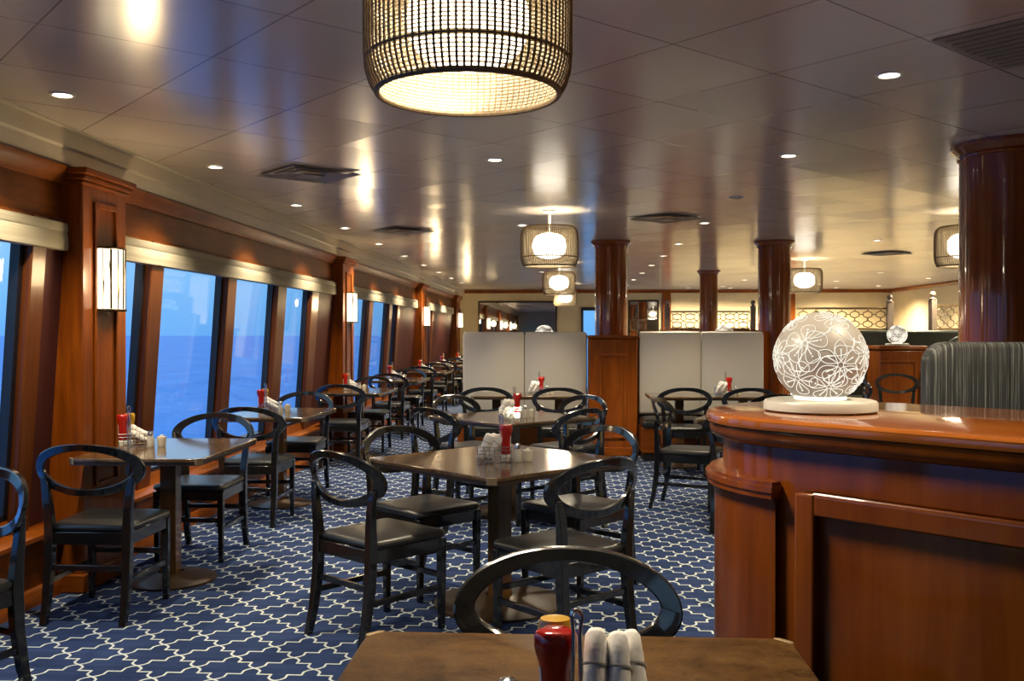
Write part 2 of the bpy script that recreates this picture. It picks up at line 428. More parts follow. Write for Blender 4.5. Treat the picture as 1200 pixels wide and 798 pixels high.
# panes fill the gaps
solid = sorted(MUL+PIL+BLK); wins = []
for (a0, a1), (b0, b1) in zip(solid, solid[1:]):
    if b0-a1 > .05: wins.append((a1, b0))
for i, (y0, y1) in enumerate(wins):
    o = empty('window_%d' % (i+1)); tag(o, kind='structure')
    G = MB()
    for a, b in ((y0-.01, y0+.02), (y1-.035, y1+.01)):
        G.extrude_y([(xm(GLZ0)-.045, GLZ0), (xm(GLZ1)-.045, GLZ1), (xm(GLZ1)-.095, GLZ1), (xm(GLZ0)-.095, GLZ0)], a, b)
    G.extrude_y([(xm(.44)-.045, .44), (xm(.48)-.045, .48), (xm(.48)-.095, .48), (xm(.44)-.095, .44)], y0, y1)
    G.build('frame', 'gasket', o, smooth=0)
    leaning('pane', y0+.02, y1-.02, GLZ0, GLZ1, .008, 'glass', o, -.075)
# fabric blinds rolled up under the fascia, one per bay
bays = [(-.40, 4.95), (5.49, 10.88), (11.48, 16.88), (17.52, 22.28)]
bayw = ['ahead of the first lit pilaster', 'between the first and second lit pilasters', 'between the second and third lit pilasters', 'between the third and fourth lit pilasters']
for (y0, y1), wd in zip(bays, bayw):
    rows = []
    prof = [(-2.735, 1.992), (-2.672, 1.985), (-2.670, 1.945), (-2.676, 1.935), (-2.671, 1.925), (-2.668, 1.88), (-2.670, 1.842), (-2.682, 1.838), (-2.74, 1.842)]
    b = MB().extrude_y(prof, y0, y1).build('window_blind', 'blind', smooth=50)
    tag(b, 'raised cream fabric blind %s' % wd, 'blind', 'raised fabric blinds')

# pilasters with their wall lamps
def pilaster(y0, y1):
    o = empty('pilaster', (-2.6, (y0+y1)/2, 0)); tag(o, kind='structure')
    h = (y1-y0)/2
    MB().box(-.34, 0, -h, h, 0, 2.24).build('shaft', 'mahogany', o, bev=.008)
    fr = MB(); a = h*.42
    for ya, yb, za, zb in ((-a-.03, -a, .55, 2.12), (a, a+.03, .55, 2.12), (-a, a, 2.09, 2.12), (-a, a, .55, .58)):
        fr.box(0, .014, ya, yb, za, zb)
    fr.build('panel_moulding', 'mahogany', o, bev=.006)
    cp = MB()
    for e, z0, z1 in ((.012, 2.20, 2.222), (.028, 2.222, 2.25), (.046, 2.25, 2.285)):
        cp.box(-.14, e, -h-e, h+e, z0, z1)
    cp.build('capital', 'mahogany_flat', o, bev=.008, seg=3)
    MB().box(-.14, .018, -h-.018, h+.018, 0, .10).build('plinth', 'mahogany_flat', o, bev=.008)
    return o
def sconce():
    o = empty('wall_sconce')
    MB().box(0, .012, -.075, .075, -.15, .15).build('back_plate', 'bronze', o, bev=.003)
    prof = [(.098, -.168), (.098, .168)]
    MB().lathe(prof, 18, a0=-PI/2, a1=PI/2, sy=1.15).build('glass_shade', 'sconce_glass', o)
    for k, (t0, t1) in enumerate(((-1.2, -1.05), (-.75, -.9), (-.35, -.2), (.12, .3), (.62, .5), (1.0, 1.18))):
        MB().tube([(.099*math.cos(t0+(t1-t0)*j/5), .099*math.sin(t0+(t1-t0)*j/5)*1.15, -.168+.336*j/5) for j in range(6)], .0022, 5).build('lead_line', 'bronze', o)
    for k in range(9):
        t = -PI/2+PI*k/8; w = .005 if k % 2 else .011
        r0, r1 = .099, .104
        q = MB(); pts = []
        for rr, s_ in ((r0, -1), (r0, 1), (r1, 1), (r1, -1)):
            tt = t+s_*w/.1/2; pts.append((rr*math.cos(tt), rr*math.sin(tt)*1.15))
        q.prism(pts, -.165, .165).build('glazing_bar', 'bronze', o, smooth=0)
    for z in (-.178, .166):
        MB().lathe([(0, z), (.106, z), (.108, z+.005), (.106, z+.012), (0, z+.012)], 18, a0=-PI/2, a1=PI/2, sy=1.15).build('rim', 'bronze', o)
    MB().lathe([(0, -.19), (.007, -.186), (.009, -.178), (.004, -.172)], 10, c=(.03, 0, 0)).build('finial', 'brass', o)
    return o
SCP = None
for i, (y0, y1) in enumerate(PIL):
    pilaster(y0, y1)
    ym = (y0+y1)/2
    if y1 < 0: continue
    if SCP is None: SCP = sconce(); s_ = SCP
    else: s_ = copy_tree(SCP)
    s_.location = (-2.598, ym, 1.70)
    wd = 'the %s wooden pilaster along the windows' % ORD[i-1]
    tag(s_, 'glowing half-round glass wall lamp on %s' % wd, 'wall lamp', 'wall lamps on the window pilasters')
    L = bpy.data.lights.new('sconce_light', 'POINT'); L.energy = 9; L.color = (1, .74, .40); L.shadow_soft_size = .08
    lo = bpy.data.objects.new('sconce_light', L); COL.objects.link(lo); lo.location = (-2.40, ym, 1.70)

# mirrors on the back wall
def mirror(x0, x1, z0, z1, label):
    o = empty('wall_mirror', ((x0+x1)/2, Y1-.01, 0)); h = (x1-x0)/2
    MB().box(-h, h, -.012, 0, z0, z1).build('mirror_glass', 'mirror', o, smooth=0)
    q = MB()
    for a, b, za, zb in ((-h-.04, -h, z0-.04, z1+.04), (h, h+.04, z0-.04, z1+.04), (-h, h, z1, z1+.04), (-h, h, z0-.04, z0)): q.box(a, b, -.03, 0.008, za, zb)
    q.build('frame', 'bronze', o, bev=.005)
    tag(o, label, 'mirror')
mirror(-2.22, -.30, .9, 2.16, 'wide wall mirror reflecting the glowing wall lamps')
mirror(1.56, 2.24, .9, 2.18, 'narrow wall mirror beside the red far-wall pilaster')

# ------------------------------------------------------------------ columns
def column(x, y, r, label, z0=0):
    o = empty('column', (x, y, 0)); tag(o, label, 'column', 'lacquered wood columns', 'structure')
    n = 28; prof = []
    for k in range(n):
        for q, dr in ((0, -.0008), (.1, 0), (.5, .0006), (.9, 0)):
            t = 2*PI*(k+q)/n; prof.append(((r+dr)*math.cos(t), (r+dr)*math.sin(t)))
    MB().prism(prof, z0, CEIL).build('shaft', 'column', o, smooth=25)
    cp = [(r-.01, 2.395), (r+.012, 2.40), (r+.016, 2.412), (r+.010, 2.42), (r+.022, 2.435), (r+.04, 2.45), (r+.048, 2.46), (r+.048, CEIL-.002), (r-.01, CEIL-.002)]
    MB().lathe(cp, 48).build('capital', 'column', o, smooth=30)
    if z0 == 0: MB().lathe([(r-.01, .12), (r+.02, .12), (r+.03, .10), (r+.03, 0)], 48).build('plinth', 'column', o)
    return o
column(.515, 11.27, .19, 'lacquered wood column rising from the pedestal between two pale booths', 1.37)
column(2.43, 11.36, .187, 'lacquered wood column behind the globe lamp, beside the pale booth end')
column(2.45, 16.7, .155, 'slim lacquered wood column in front of the far lattice screen')
column(2.545, 5.62, .275, 'thick lacquered wood column behind the striped banquette')

# ------------------------------------------------------------------ ceiling fixtures
def spot(x, y, energy, name='downlight_beam', blend=.75, size=104):
    L = bpy.data.lights.new(name, 'SPOT'); L.energy = energy; L.color = (1, .83, .58)
    L.spot_size = R(size); L.spot_blend = blend; L.shadow_soft_size = .05
    o = bpy.data.objects.new(name, L); COL.objects.link(o); o.location = (x, y, CEIL-.03)
    return o
DLP = None; DLK = None
def downlight(x, y, label, lit=True, energy=26, size=112):
    global DLP, DLK
    if DLP is None:
        o = DLP = empty('downlight')
        MB().lathe([(.040, -.004), (.043, -.009), (.054, -.007), (.057, -.001), (.040, -.001)], 24).build('trim_ring', 'white_trim', o)
        MB().lathe([(.0, -.003), (.040, -.003)], 24).build('lens', 'lens', o)
        DLK = children(o)
    else: o = copy_tree(DLP, DLK)
    o.location = (x, y, CEIL)
    if not lit:
        l = [k for k in children(o) if k.name.startswith('lens')][0]
        l.data = l.data.copy(); l.data.materials[0] = M['lens_off']
    tag(o, label, 'downlight', 'recessed ceiling downlights')
    if lit: spot(x, y, energy, size=size)
for row, x, ys, wd in ((0, -2.28, (4.18, 6.05, 7.90, 9.65, 11.4, 13.2, 15.0, 16.8, 18.6, 20.4), 'along the windows'),
                       (1, -.45, (2.3, 5.90, 9.5, 13.2, 16.8, 20.4), 'in line with the hanging lanterns'),
                       (2, 1.34, (2.25, 4.06, 5.87, 7.66, 9.42, 11.6, 13.4, 15.3, 17.2, 19.4, 21.6), 'over the carpet beside the counter'),
                       (3, 3.6, (4.1, 5.9, 11.3, 16.6, 19.6, 22.3), 'beyond the thick column'),
                       (4, 5.6, (4.1, 7.7, 11.2, 14.5, 17.4, 20.2, 22.4), 'over the far lattice screens'),
                       (5, 7.1, (8.0, 13.5, 16.9, 19.2, 22.2), 'along the cream side wall')):
    out = sum(1 for y in ys if y < (3.5, 3.5, 3.5, 10, 12, 15)[row])
    for k, y in enumerate(ys):
        e = 116 if row not in (4, 5) else 230
        if y > 19: e *= 1.6
        downlight(x, y, '%s round recessed downlight %s, counting into the room' % (ORD[k-out].capitalize(), wd) if k >= out else 'Recessed downlight %s, outside the picture' % wd, not (row == 2 and k == 3), e, 112 if row < 4 else 150)

for x in (2.9, 3.9, 4.9, 6.4): downlight(x, 23.1, 'Added round downlight brightening the far wall, %s' % {2.9: 'by the red pilaster', 3.9: 'behind the lattice screen', 4.9: 'before the second pilaster', 6.4: 'near the corner'}[x], True, 190, 156)  # extra row of downlights, added to brighten the far wall

def vent(x, y, s, rz, label, h=.03, solid=False):
    o = empty('ceiling_vent', (x, y, CEIL), rz)
    q = MB()
    if solid:
        q.box(-s/2, s/2, -s/2, s/2, -.006, -.001)
        q.build('face_plate', 'vent', o, bev=.002)
        q = MB()
        for k in range(10):
            t = -s/2+.05+k*(s-.1)/9; q.box(t-.006, t+.006, -s/2+.03, s/2-.03, -.010, -.005)
        q.build('slats', 'vent', o)
    else:
        for k, (a, z) in enumerate(((s/2, -.016), (s*.36, -.013), (s*.24, -.010))):
            b = a-.045
            for (p0, p1) in (((-a, -a), (a, -a)), ((a, -a), (a, a)), ((a, a), (-a, a)), ((-a, a), (-a, -a))):
                s0 = b/a
                q.quadgrid([[(p0[0], p0[1], z), (p1[0], p1[1], z)], [(p0[0]*s0, p0[1]*s0, -.002), (p1[0]*s0, p1[1]*s0, -.002)]])
        q.build('cone_frames', 'vent', o, smooth=0)
        MB().box(-s/2*.3, s/2*.3, -s/2*.3, s/2*.3, -.026, -.018).build('centre_plate', 'vent', o, bev=.003)
    tag(o, label, 'ceiling vent', 'square ceiling vents')
vent(-1.745, 6.34, .52, R(43), 'square ceiling vent turned cornerwise, above the window-side tables')
vent(-1.73, 9.92, .50, R(43), 'second cornerwise square ceiling vent along the windows, further in')
vent(.92, 8.97, .50, R(43), 'square ceiling vent near the column on the booth pedestal')
vent(4.3, 13.1, .50, R(43), 'small far square ceiling vent beyond the hanging lanterns')
vent(1.762, 3.58, .60, R(43), 'large flat brown ceiling grille above the counter', solid=True)

def pendant():
    o = empty('pendant_lantern')
    z0, z1 = -.490, -.150     # shade bottom / top below the ceiling
    prof = [(.226, z0), (.239, z0+.022), (.249, z0+.055), (.252, z0+.10), (.2525, -.31), (.252, z1-.075), (.247, z1-.04), (.236, z1-.015), (.218, z1)]
    sh = MB().lathe(prof, 64).build('woven_shade', 'weave', o, smooth=60)
    q = MB(); N = 92
    for k in range(N):
        t = 2*PI*k/N
        q.tube([((r+.002)*math.cos(t), (r+.002)*math.sin(t), z) for r, z in prof], .0033, 5, cap=False)
    q.build('upright_cords', 'cord', sh, smooth=60)
    for nm, z, r in (('bottom_rim', z0, .224), ('top_rim', z1, .216), ('hoop', z0+.075, .2525)):
        rr = .0075 if nm != 'hoop' else .003
        MB().tube([(r*math.cos(2*PI*k/56), r*math.sin(2*PI*k/56), z) for k in range(56)], rr, 8, closed=True).build(nm, 'cord', sh)
    g = []
    for k in range(17):
        t = -PI/2+PI*k/16; g.append((.150*abs(math.cos(t))**.72, -.312+.112*math.copysign(abs(math.sin(t))**.85, math.sin(t))))
    MB().lathe(g, 32).build('glass_globe', 'globe', o)
    MB().lathe([(0, -.001), (.06, -.001), (.062, -.012), (.05, -.022), (.012, -.026), (.011, -.2), (0, -.226)], 20).build('ceiling_rod', 'white_trim', o)
    q = MB()
    for k in range(3):
        t = 2*PI*k/3+.3; q.bar((.01*math.cos(t), .01*math.sin(t), z1+.002), (.214*math.cos(t), .214*math.sin(t), z1+.002), .006, .006)
    q.build('spokes', 'bronze', o)
    return o
PN = pendant(); PK = children(PN)
for i, (x, y, lab) in enumerate(((-.245, 2.34, 'large woven lantern hanging closest over the room, cut by the picture top'),
                                 (-.16, 8.40, 'woven hanging lantern with glowing globe, second in the centre line'),
                                 (-.13, 14.6, 'small-looking woven lantern just beyond the second one in the centre line'),
                                 (-.05, 20.8, 'farthest woven lantern, lowest of the centre line'),
                                 (3.50, 8.6, 'woven hanging lantern half hidden by the thick column'),
                                 (3.45, 14.1, 'woven hanging lantern beside the column behind the globe lamp'))):
    o = PN if i == 0 else copy_tree(PN, PK)
    o.location = (x, y, CEIL); o.rotation_euler.z = .4*i
    tag(o, lab, 'pendant lamp', 'woven hanging lanterns')
    L = bpy.data.lights.new('pendant_light', 'AREA'); L.shape = 'DISK'; L.size = .36; L.energy = 20; L.color = (1, .84, .60)
    lo = bpy.data.objects.new('pendant_light', L); COL.objects.link(lo); lo.location = (x, y, CEIL-.497)
    L = bpy.data.lights.new('pendant_uplight', 'SPOT'); L.energy = 15; L.color = (1, .84, .56); L.spot_size = R(122); L.spot_blend = .12; L.shadow_soft_size = .03
    lo = bpy.data.objects.new('pendant_uplight', L); COL.objects.link(lo); lo.location = (x+.05, y, CEIL-.20); lo.rotation_euler = (PI, 0, 0)

# ------------------------------------------------------------------ chairs
def chair():
    o = empty('dining_chair')
    # oval back hoop
    a, b, tl = .247, .116, R(14); cz, cy = .742, -.262
    rows = []; N = 72
    for k in range(N):
        t = 2*PI*k/N; c_, s_ = math.cos(t), math.sin(t)
        hw = .0168+.0075*abs(c_); th = .0125
        row = []
        for i, j in ((-1, -.7), (-1, .7), (-.82, 1), (.82, 1), (1, .7), (1, -.7), (.82, -1), (-.82, -1)):
            nx, nz = c_/a, s_/b; L = math.hypot(nx, nz); nx /= L; nz /= L
            X = a*c_+nx*hw*i; Z = b*s_+nz*hw*i
            Y = .055*(X/a)**2+th*j
            row.append((X, cy+Y-Z*math.sin(tl), cz+Z*math.cos(tl)))
        rows.append(row)
    MB().quadgrid(rows, closed_u=True, closed_v=True).build('backrest', 'black_wood', o, smooth=28)
    for sx in (-1, 1):
        # rear leg sweeps up into the hoop
        P = [(.195, -.275, 0, .034, .030), (.194, -.245, .12, .038, .036), (.193, -.222, .28, .042, .042), (.193, -.215, .44, .044, .044),
             (.197, -.220, .54, .040, .036), (.205, -.224, .62, .038, .030), (.212, -.222, .67, .036, .024), (.222, -.224, .705, .026, .018)]
        rows = [[(sx*x+i*w/2, y+j*t/2, z) for i, j in ((-1, -1), (1, -1), (1, 1), (-1, 1))] for x, y, z, w, t in P]
        MB().quadgrid(rows, closed_u=True, cap=True).build('leg', 'black_wood', o, bev=.004, smooth=40)
        MB().box(sx*.2-.019, sx*.2+.019, .182, .220, 0, .43, taper=.72).build('leg', 'black_wood', o, bev=.004)
    q = MB()
    q.box(-.185, .185, .186, .212, .375, .438).box(-.175, .175, -.228, -.202, .375, .438)
    for sx in (-1, 1): q.bar((sx*.193, -.2, .4065), (sx*.2, .19, .4065), .026, .063)
    q.build('seat_frame', 'black_wood', o, bev=.004)
    MB().pad(.425, .455, .445, .036, .436, y=.006).build('seat', 'leather', o, smooth=60)
    q = MB()
    for sx in (-1, 1): q.bar((sx*.194, -.22, .20), (sx*.2, .20, .20), .02, .028)
    q.bar((-.19, -.224, .265), (.19, -.224, .265), .028, .018, up=(0, 1, 0)); q.bar((-.19, .2, .255), (.19, .2, .255), .028, .018, up=(0, 1, 0))
    q.build('stretchers', 'black_wood', o, bev=.003)
    return o
CH = chair(); CHK = children(CH); used = [False]
def place_chair(rx, ry, deg, label, group):
    """rear-leg line centre at (rx, ry); deg is the heading (0 = away from the counter along the windows)"""
    t = R(deg); d = Vector((-math.sin(t), math.cos(t)))
    o = copy_tree(CH, CHK) if used[0] else CH; used[0] = True
    o.location = (rx+d.x*.24, ry+d.y*.24, 0); o.rotation_euler = (0, 0, t)
    tag(o, label, 'chair', group)
    return o
gm = 'chairs around the mid-room tables'
place_chair(.0, 2.30, 180, 'black oval-back chair tucked behind the brown front table', 'chairs at the front table')
place_chair(-1.03, 4.25, -39.4, 'black oval-back chair at the mid-room table, back hoop tilted towards the windows', gm)
place_chair(.135, 4.065, 43, 'black oval-back chair at the mid-room table, just behind the front chair hoop', gm)
place_chair(-.96, 5.33, -131.6, 'black chair beyond the mid-room table corner, hoop facing out, window side', gm)
place_chair(.21, 5.42, 138.4, 'chair beyond the mid-room table whose hoop shines blue, booth-pedestal side', gm)
place_chair(-.98, 6.76, -41.6, 'black chair at the second mid-room table, hoop just behind the first table', gm)
place_chair(.11, 6.72, 48.4, 'black chair at the second mid-room table, hoop overlapping its brown top', gm)
place_chair(-.97, 8.06, -131.6, 'grey-lit chair beyond the second mid-room table, towards the windows', gm)
place_chair(.15, 8.12, 138.4, 'blue-shining chair hoop beyond the second mid-room table, before the red pedestal', gm)
gw = 'chairs at the window tables'
place_chair(-2.25, 3.56, 158, 'black chair cut by the picture edge, blue-lit hoop beside the window', gw)
WT = [(-2.245, 5.26), (-2.345, 7.64), (-2.34, 10.6), (-2.34, 13.25), (-2.34, 16.0), (-2.34, 18.8), (-2.34, 21.5)]
wtn = ['%s window table' % q for q in ORD[:7]]
near = [(-2.31, 4.44), (-2.31, 6.74), (-2.36, 9.74), (-2.36, 12.38), (-2.36, 15.1), (-2.36, 17.95), (-2.36, 20.65)]
far = [(-2.31, 6.12), (-2.36, 8.44), (-2.36, 11.47), (-2.36, 14.1), (-2.36, 16.88), (-2.36, 19.66), (-2.36, 22.36)]
for i in range(7):
    place_chair(*near[i], 0, 'black chair seen from behind at the %s' % wtn[i], gw)
    place_chair(*far[i], 180, 'black chair facing the room at the far side of the %s' % wtn[i], gw)
gb = 'chairs in front of the pale booths'
place_chair(-.80, 9.28, 2, 'black chair at the window-side pale booth, further from the red pedestal', gb)
place_chair(-.08, 9.28, -2, 'black chair at the window-side pale booth, next to the red pedestal', gb)
place_chair(1.14, 9.32, 1, 'black chair at the counter-side pale booth, next to the red pedestal', gb)
place_chair(1.77, 9.32, -2, 'black chair at the counter-side pale booth, behind the globe lamp base', gb)
gc = 'chairs around the table behind the counter'
place_chair(.76, 7.80, -110, 'black chair seen side-on, alone on the carpet before the counter-side booth', gc)
place_chair(1.20, 6.63, -20.3, 'black chair mostly hidden by the rounded counter end', gc)
place_chair(1.82, 8.28, 159.7, 'black chair behind the globe lamp, only its grey hoop showing', gc)
gr = 'chairs by the far red pedestal'
place_chair(4.27, 12.62, 172, 'black chair standing before the small red pedestal', gr)
place_chair(3.58, 11.7, -100, 'dark chair between the globe lamp and the small red pedestal', gr)

# ------------------------------------------------------------------ tables
def table(x, y, w, d, rz, label, group, top='table', base_r=.33, posts=((0, 0),), square=False):
    o = empty('dining_table', (x, y, 0), rz)
    ch = .022; a, b = w/2, d/2
    def poly(e): return [(-a+ch, -b+e), (a-ch, -b+e), (a-e, -b+ch), (a-e, b-ch), (a-ch, b-e), (-a+ch, b-e), (-a+e, b-ch), (-a+e, -b+ch)]
    tp = MB().prism(poly(0), .730, .75).build('tabletop', top, o, bev=.005, smooth=30)
    MB().prism(poly(.006), .714, .730).build('edge_band', 'table_edge', tp, smooth=0)
    for sx in (-1, 1):
        for sy in (-1, 1): MB().prism([(sx*(a-ch-.012), sy*(b+.001)), (sx*(a-ch), sy*(b+.001)), (sx*(a+.001), sy*(b-ch)), (sx*(a+.001), sy*(b-ch-.012)), (sx*(a-.006), sy*(b-ch-.012)), (sx*(a-ch-.012), sy*(b-.006))], .718, .7505).build('corner_tip', 'tip', tp, bev=.001)
    for px, py in posts:
        MB().box(px-.045, px+.045, py-.045, py+.045, .03, .70).build('post', 'table_post', o, bev=.005)
        MB().box(px-.16, px+.16, py-.16, py+.16, .70, .714).build('top_plate', 'plinth', o, bev=.003)
        MB().lathe([(.07, .05), (.085, .046), (base_r*.55, .032), (base_r*.9, .02), (base_r, .012), (base_r, 0), (0, 0)], 40, c=(px, py, 0)).build('base', 'table_base', o, smooth=40)
    tag(o, label, 'table', group); return o
table(.02, 1.60, .905, .90, 0, 'brown mottled table at the very front beside the counter', 'dining tables', 'table_front', .30)
table(-.35, 4.90, .98, .98, R(46), 'square brown table turned cornerwise, first in mid-room', 'dining tables', 'table', .34)
table(-.43, 7.39, .95, .95, R(44), 'second brown table turned cornerwise, behind the mid-room one', 'dining tables', 'table', .34)
table(1.535, 7.50, .92, .92, R(-20), 'brown table behind the counter end, before the counter-side booth', 'dining tables', 'table', .33)
for i, (x, y) in enumerate(WT):
    w_ = .70
    table(x, y, w_, .97, R(1.5) if i == 0 else 0, 'brown table by the glass, %s along the windows' % ORD[i], 'window tables', 'table', .25)
table(-.42, 10.06, 1.15, .68, 0, 'long brown table at the window-side pale booth', 'booth tables', 'table', .22, ((-.33, 0), (.33, 0)))
table(1.50, 10.06, 1.32, .68, 0, 'long brown table at the counter-side pale booth', 'booth tables', 'table', .22, ((-.33, 0), (.33, 0)))
table(5.0, 11.95, .75, .75, 0, 'dark table edge beside the striped banquette, before the small red pedestal', 'dining tables', 'table', .25)

# ------------------------------------------------------------------ table condiments
def caddy():
    o = empty('wire_caddy')
    q = MB(); r = .0017
    def loop(x0, x1, y0, y1, z): q.tube([(x0, y0, z), (x1, y0, z), (x1, y1, z), (x0, y1, z)], r, 6, closed=True)
    for z in (.004, .022, .040, .058, .076): loop(-.115, .055, -.05, .05, z)
    for x in (-.115, -.085, -.057, -.03, 0, .0275, .055):
        for y in (-.05, .05): q.tube([(x, y, .004), (x, y, .076)], r, 6)
    for y in (-.025, 0, .025):
        for x in (-.115, .055): q.tube([(x, y, .004), (x, y, .076)], r, 6)
    for x in (-.1, -.07, -.04, 0, .03): q.tube([(x, -.05, .004), (x, .05, .004)], r, 6)
    q.tube([(-.005, -.05, .05), (-.005, .05, .05)], r, 6)
    q.build('basket', 'chrome', o)
    h = MB()
    h.tube([(-.009, .052, .004), (-.009, .052, .08), (-.007, .052, .20)]+[(-.002+.0075*math.cos(PI-PI*k/8), .052, .224+.010*math.sin(PI*k/8)) for k in range(9)]+[(.003, .052, .20), (.005, .052, .08), (.005, .052, .004)], .0031, 8)
    h.build('handle', 'chrome', o)
    return o
def ketchup():
    o = empty('ketchup_bottle')
    MB().lathe([(0, 0), (.023, 0), (.024, .004), (.024, .026), (.021, .030), (0, .030)], 24).build('cap', 'cap_white', o)
    prof = [(.018, .028), (.024, .036), (.0255, .06), (.0245, .10), (.0255, .122), (.0305, .142), (.0330, .155), (.0325, .170), (.0295, .178), (.024, .1805), (0, .181)]
    rows = []
    for r, z in prof:
        row = []
        for k in range(32):
            t = 2*PI*k/32; f_ = 1+.045*math.cos(6*t)*(z > .13); row.append((r*f_*math.cos(t), r*f_*.86*math.sin(t), z))
        rows.append(row)
    MB().quadgrid(rows, closed_u=True).build('body', 'ketchup', o, smooth=50)
    q = MB()
    for a in (PI*.5, -PI*.5):
        for s_ in (-1, 1):
            m0 = a+s_*1.05
            q.lathe([(.0262, .05), (.0257, .10), (.0266, .124)], 4, a0=min(m0, m0+s_*.42), a1=max(m0, m0+s_*.42), sy=.86)
    q.build('label_edge', 'cap_white', o, smooth=60)
    return o
def mustard():
    o = empty('mustard_bottle')
    MB().lathe([(0, 0), (.022, 0), (.023, .004), (.023, .024), (.02, .028), (0, .028)], 20).build('cap', 'cap_white', o)
    MB().lathe([(.017, .026), (.023, .034), (.0245, .07), (.024, .12), (.028, .15), (.0285, .17), (.024, .183), (0, .186)], 24, sy=.86).build('body', 'mustard', o, smooth=50)
    return o
def shaker():
    o = empty('salt_shaker')
    MB().lathe([(0, 0), (.019, 0), (.0205, .003), (.0205, .045), (.017, .062), (.014, .068)], 20).build('glass_body', 'clear', o)
    MB().lathe([(0, .003), (.0175, .003), (.0175, .044), (0, .046)], 16).build('contents', 'cap_white', o)
    MB().lathe([(.0150, .066), (.0165, .068), (.0165, .082), (.013, .090), (.006, .093), (0, .0935)], 20).build('cap', 'chrome', o)
    return o
def pot():
    o = empty('sauce_pot')
    MB().lathe([(0, .002), (.020, 0), (.022, .004), (.0255, .05), (.0265, .056), (.0245, .057), (.0225, .05), (.019, .008), (0, .007)], 24).build('body', 'porcelain', o)
    q = MB()
    for k in range(5): q.box(-.009+.004*k, -.0065+.004*k, -.015, .015, .008, .066+.002*(k % 2))
    q.build('packets', 'cap_white', o, bev=.001)
    return o
def napkin():
    """a rolled cloth napkin lying along local +x, length .19"""
    o = empty('rolled_napkin')
    P = []; N = 14
    prof = [(0, 0), (.010, .001), (.0155, .008), (.0165, .03), (.0160, .06), (.0172, .09), (.0166, .12), (.0175, .15), (.0165, .178), (.011, .187), (0, .188)]
    rot = Matrix.Rotation(PI/2, 4, 'Y')
    rows = []
    for r, z in prof:
        row = []
        for k in range(20):
            t = 2*PI*k/20; rr = max(r, 1e-5)*(1+.10*math.cos(t*2+z*14)+.06*math.cos(t*3-z*30))
            row.append((z, rr*math.cos(t), rr*math.sin(t)))
        rows.append(row)
    MB().quadgrid(rows, closed_u=True).build('cloth', 'napkin', o, smooth=70)
    MB().lathe([(.0190, .128), (.0192, .1285), (.0192, .1325), (.0190, .133)], 20, mtx=rot).build('paper_band', 'band', o)
    return o
PROTO = {k: v() for k, v in (('caddy', caddy), ('ketchup', ketchup), ('mustard', mustard), ('shaker', shaker), ('pot', pot), ('napkin', napkin))}
KIDS = {k: children(v) for k, v in PROTO.items()}; first = set()
def item(kind, mtx, label, cat, group):
    o = copy_tree(PROTO[kind], KIDS[kind]) if kind in first else PROTO[kind]
    first.add(kind)
    o.matrix_world = mtx
    tag(o, label, cat, group)
    return o
def setting(x, y, rz, where, mus=True, rolls='lying'):
    B = Matrix.Translation((x, y, .7505)) @ Matrix.Rotation(rz, 4, 'Z')
    T = lambda a, b, c=0: B @ Matrix.Translation((a, b, c))
    item('caddy', T(0, 0), 'chrome wire condiment caddy with tall handle on %s' % where, 'caddy', 'wire condiment caddies')
    item('ketchup', T(.025, -.016, .006) if not mus else T(.032, .018, .006), 'red ketchup bottle in the caddy on %s' % where, 'bottle', 'ketchup bottles')
    if mus: item('mustard', T(-.004, -.022, .006) @ Matrix.Rotation(.5, 4, 'Z'), 'yellow mustard bottle in the caddy on %s' % where, 'bottle', 'mustard bottles')
    item('shaker', T(.085, -.025) if not mus else T(-.115, .085), 'glass salt shaker with chrome cap on %s' % where, 'shaker', 'salt shakers')
    item('pot', T(.135, .005) if not mus else T(-.175, .055), 'small cream sauce pot holding packets on %s' % where, 'pot', 'cream sauce pots')
    for k, (yy, zz, pos) in enumerate(((-.028, .028, 'front'), (.004, .028, 'back'), (-.012, .060, 'topmost'))):
        if mus: L = T(-.104, yy, zz) @ Matrix.Rotation(R(-34+3*k), 4, 'Y') @ Matrix.Rotation(.05*(k-1), 4, 'Z') @ Matrix.Scale(.62, 4, (1, 0, 0))
        else: L = T(-.108+.020*k, yy*.8, .012) @ Matrix.Rotation(R(-64+3*k), 4, 'Y') @ Matrix.Diagonal((.74, 1.45, 1.45, 1))
        item('napkin', L, '%s white napkin roll in the caddy on %s' % (pos, where), 'napkin', 'rolled napkins in caddies')
setting(-.335, 4.80, 0, 'the first mid-room table', False)
setting(-.41, 7.30, 0, 'the second mid-room table', False)
for i, (x, y) in enumerate(WT):
    setting(-2.48 if i else -2.50, y+.03, R(203), 'the %s' % wtn[i])
setting(-.30, 10.05, 0, 'the window-side booth table', False)
setting(1.66, 10.05, 0, 'the counter-side booth table', False)
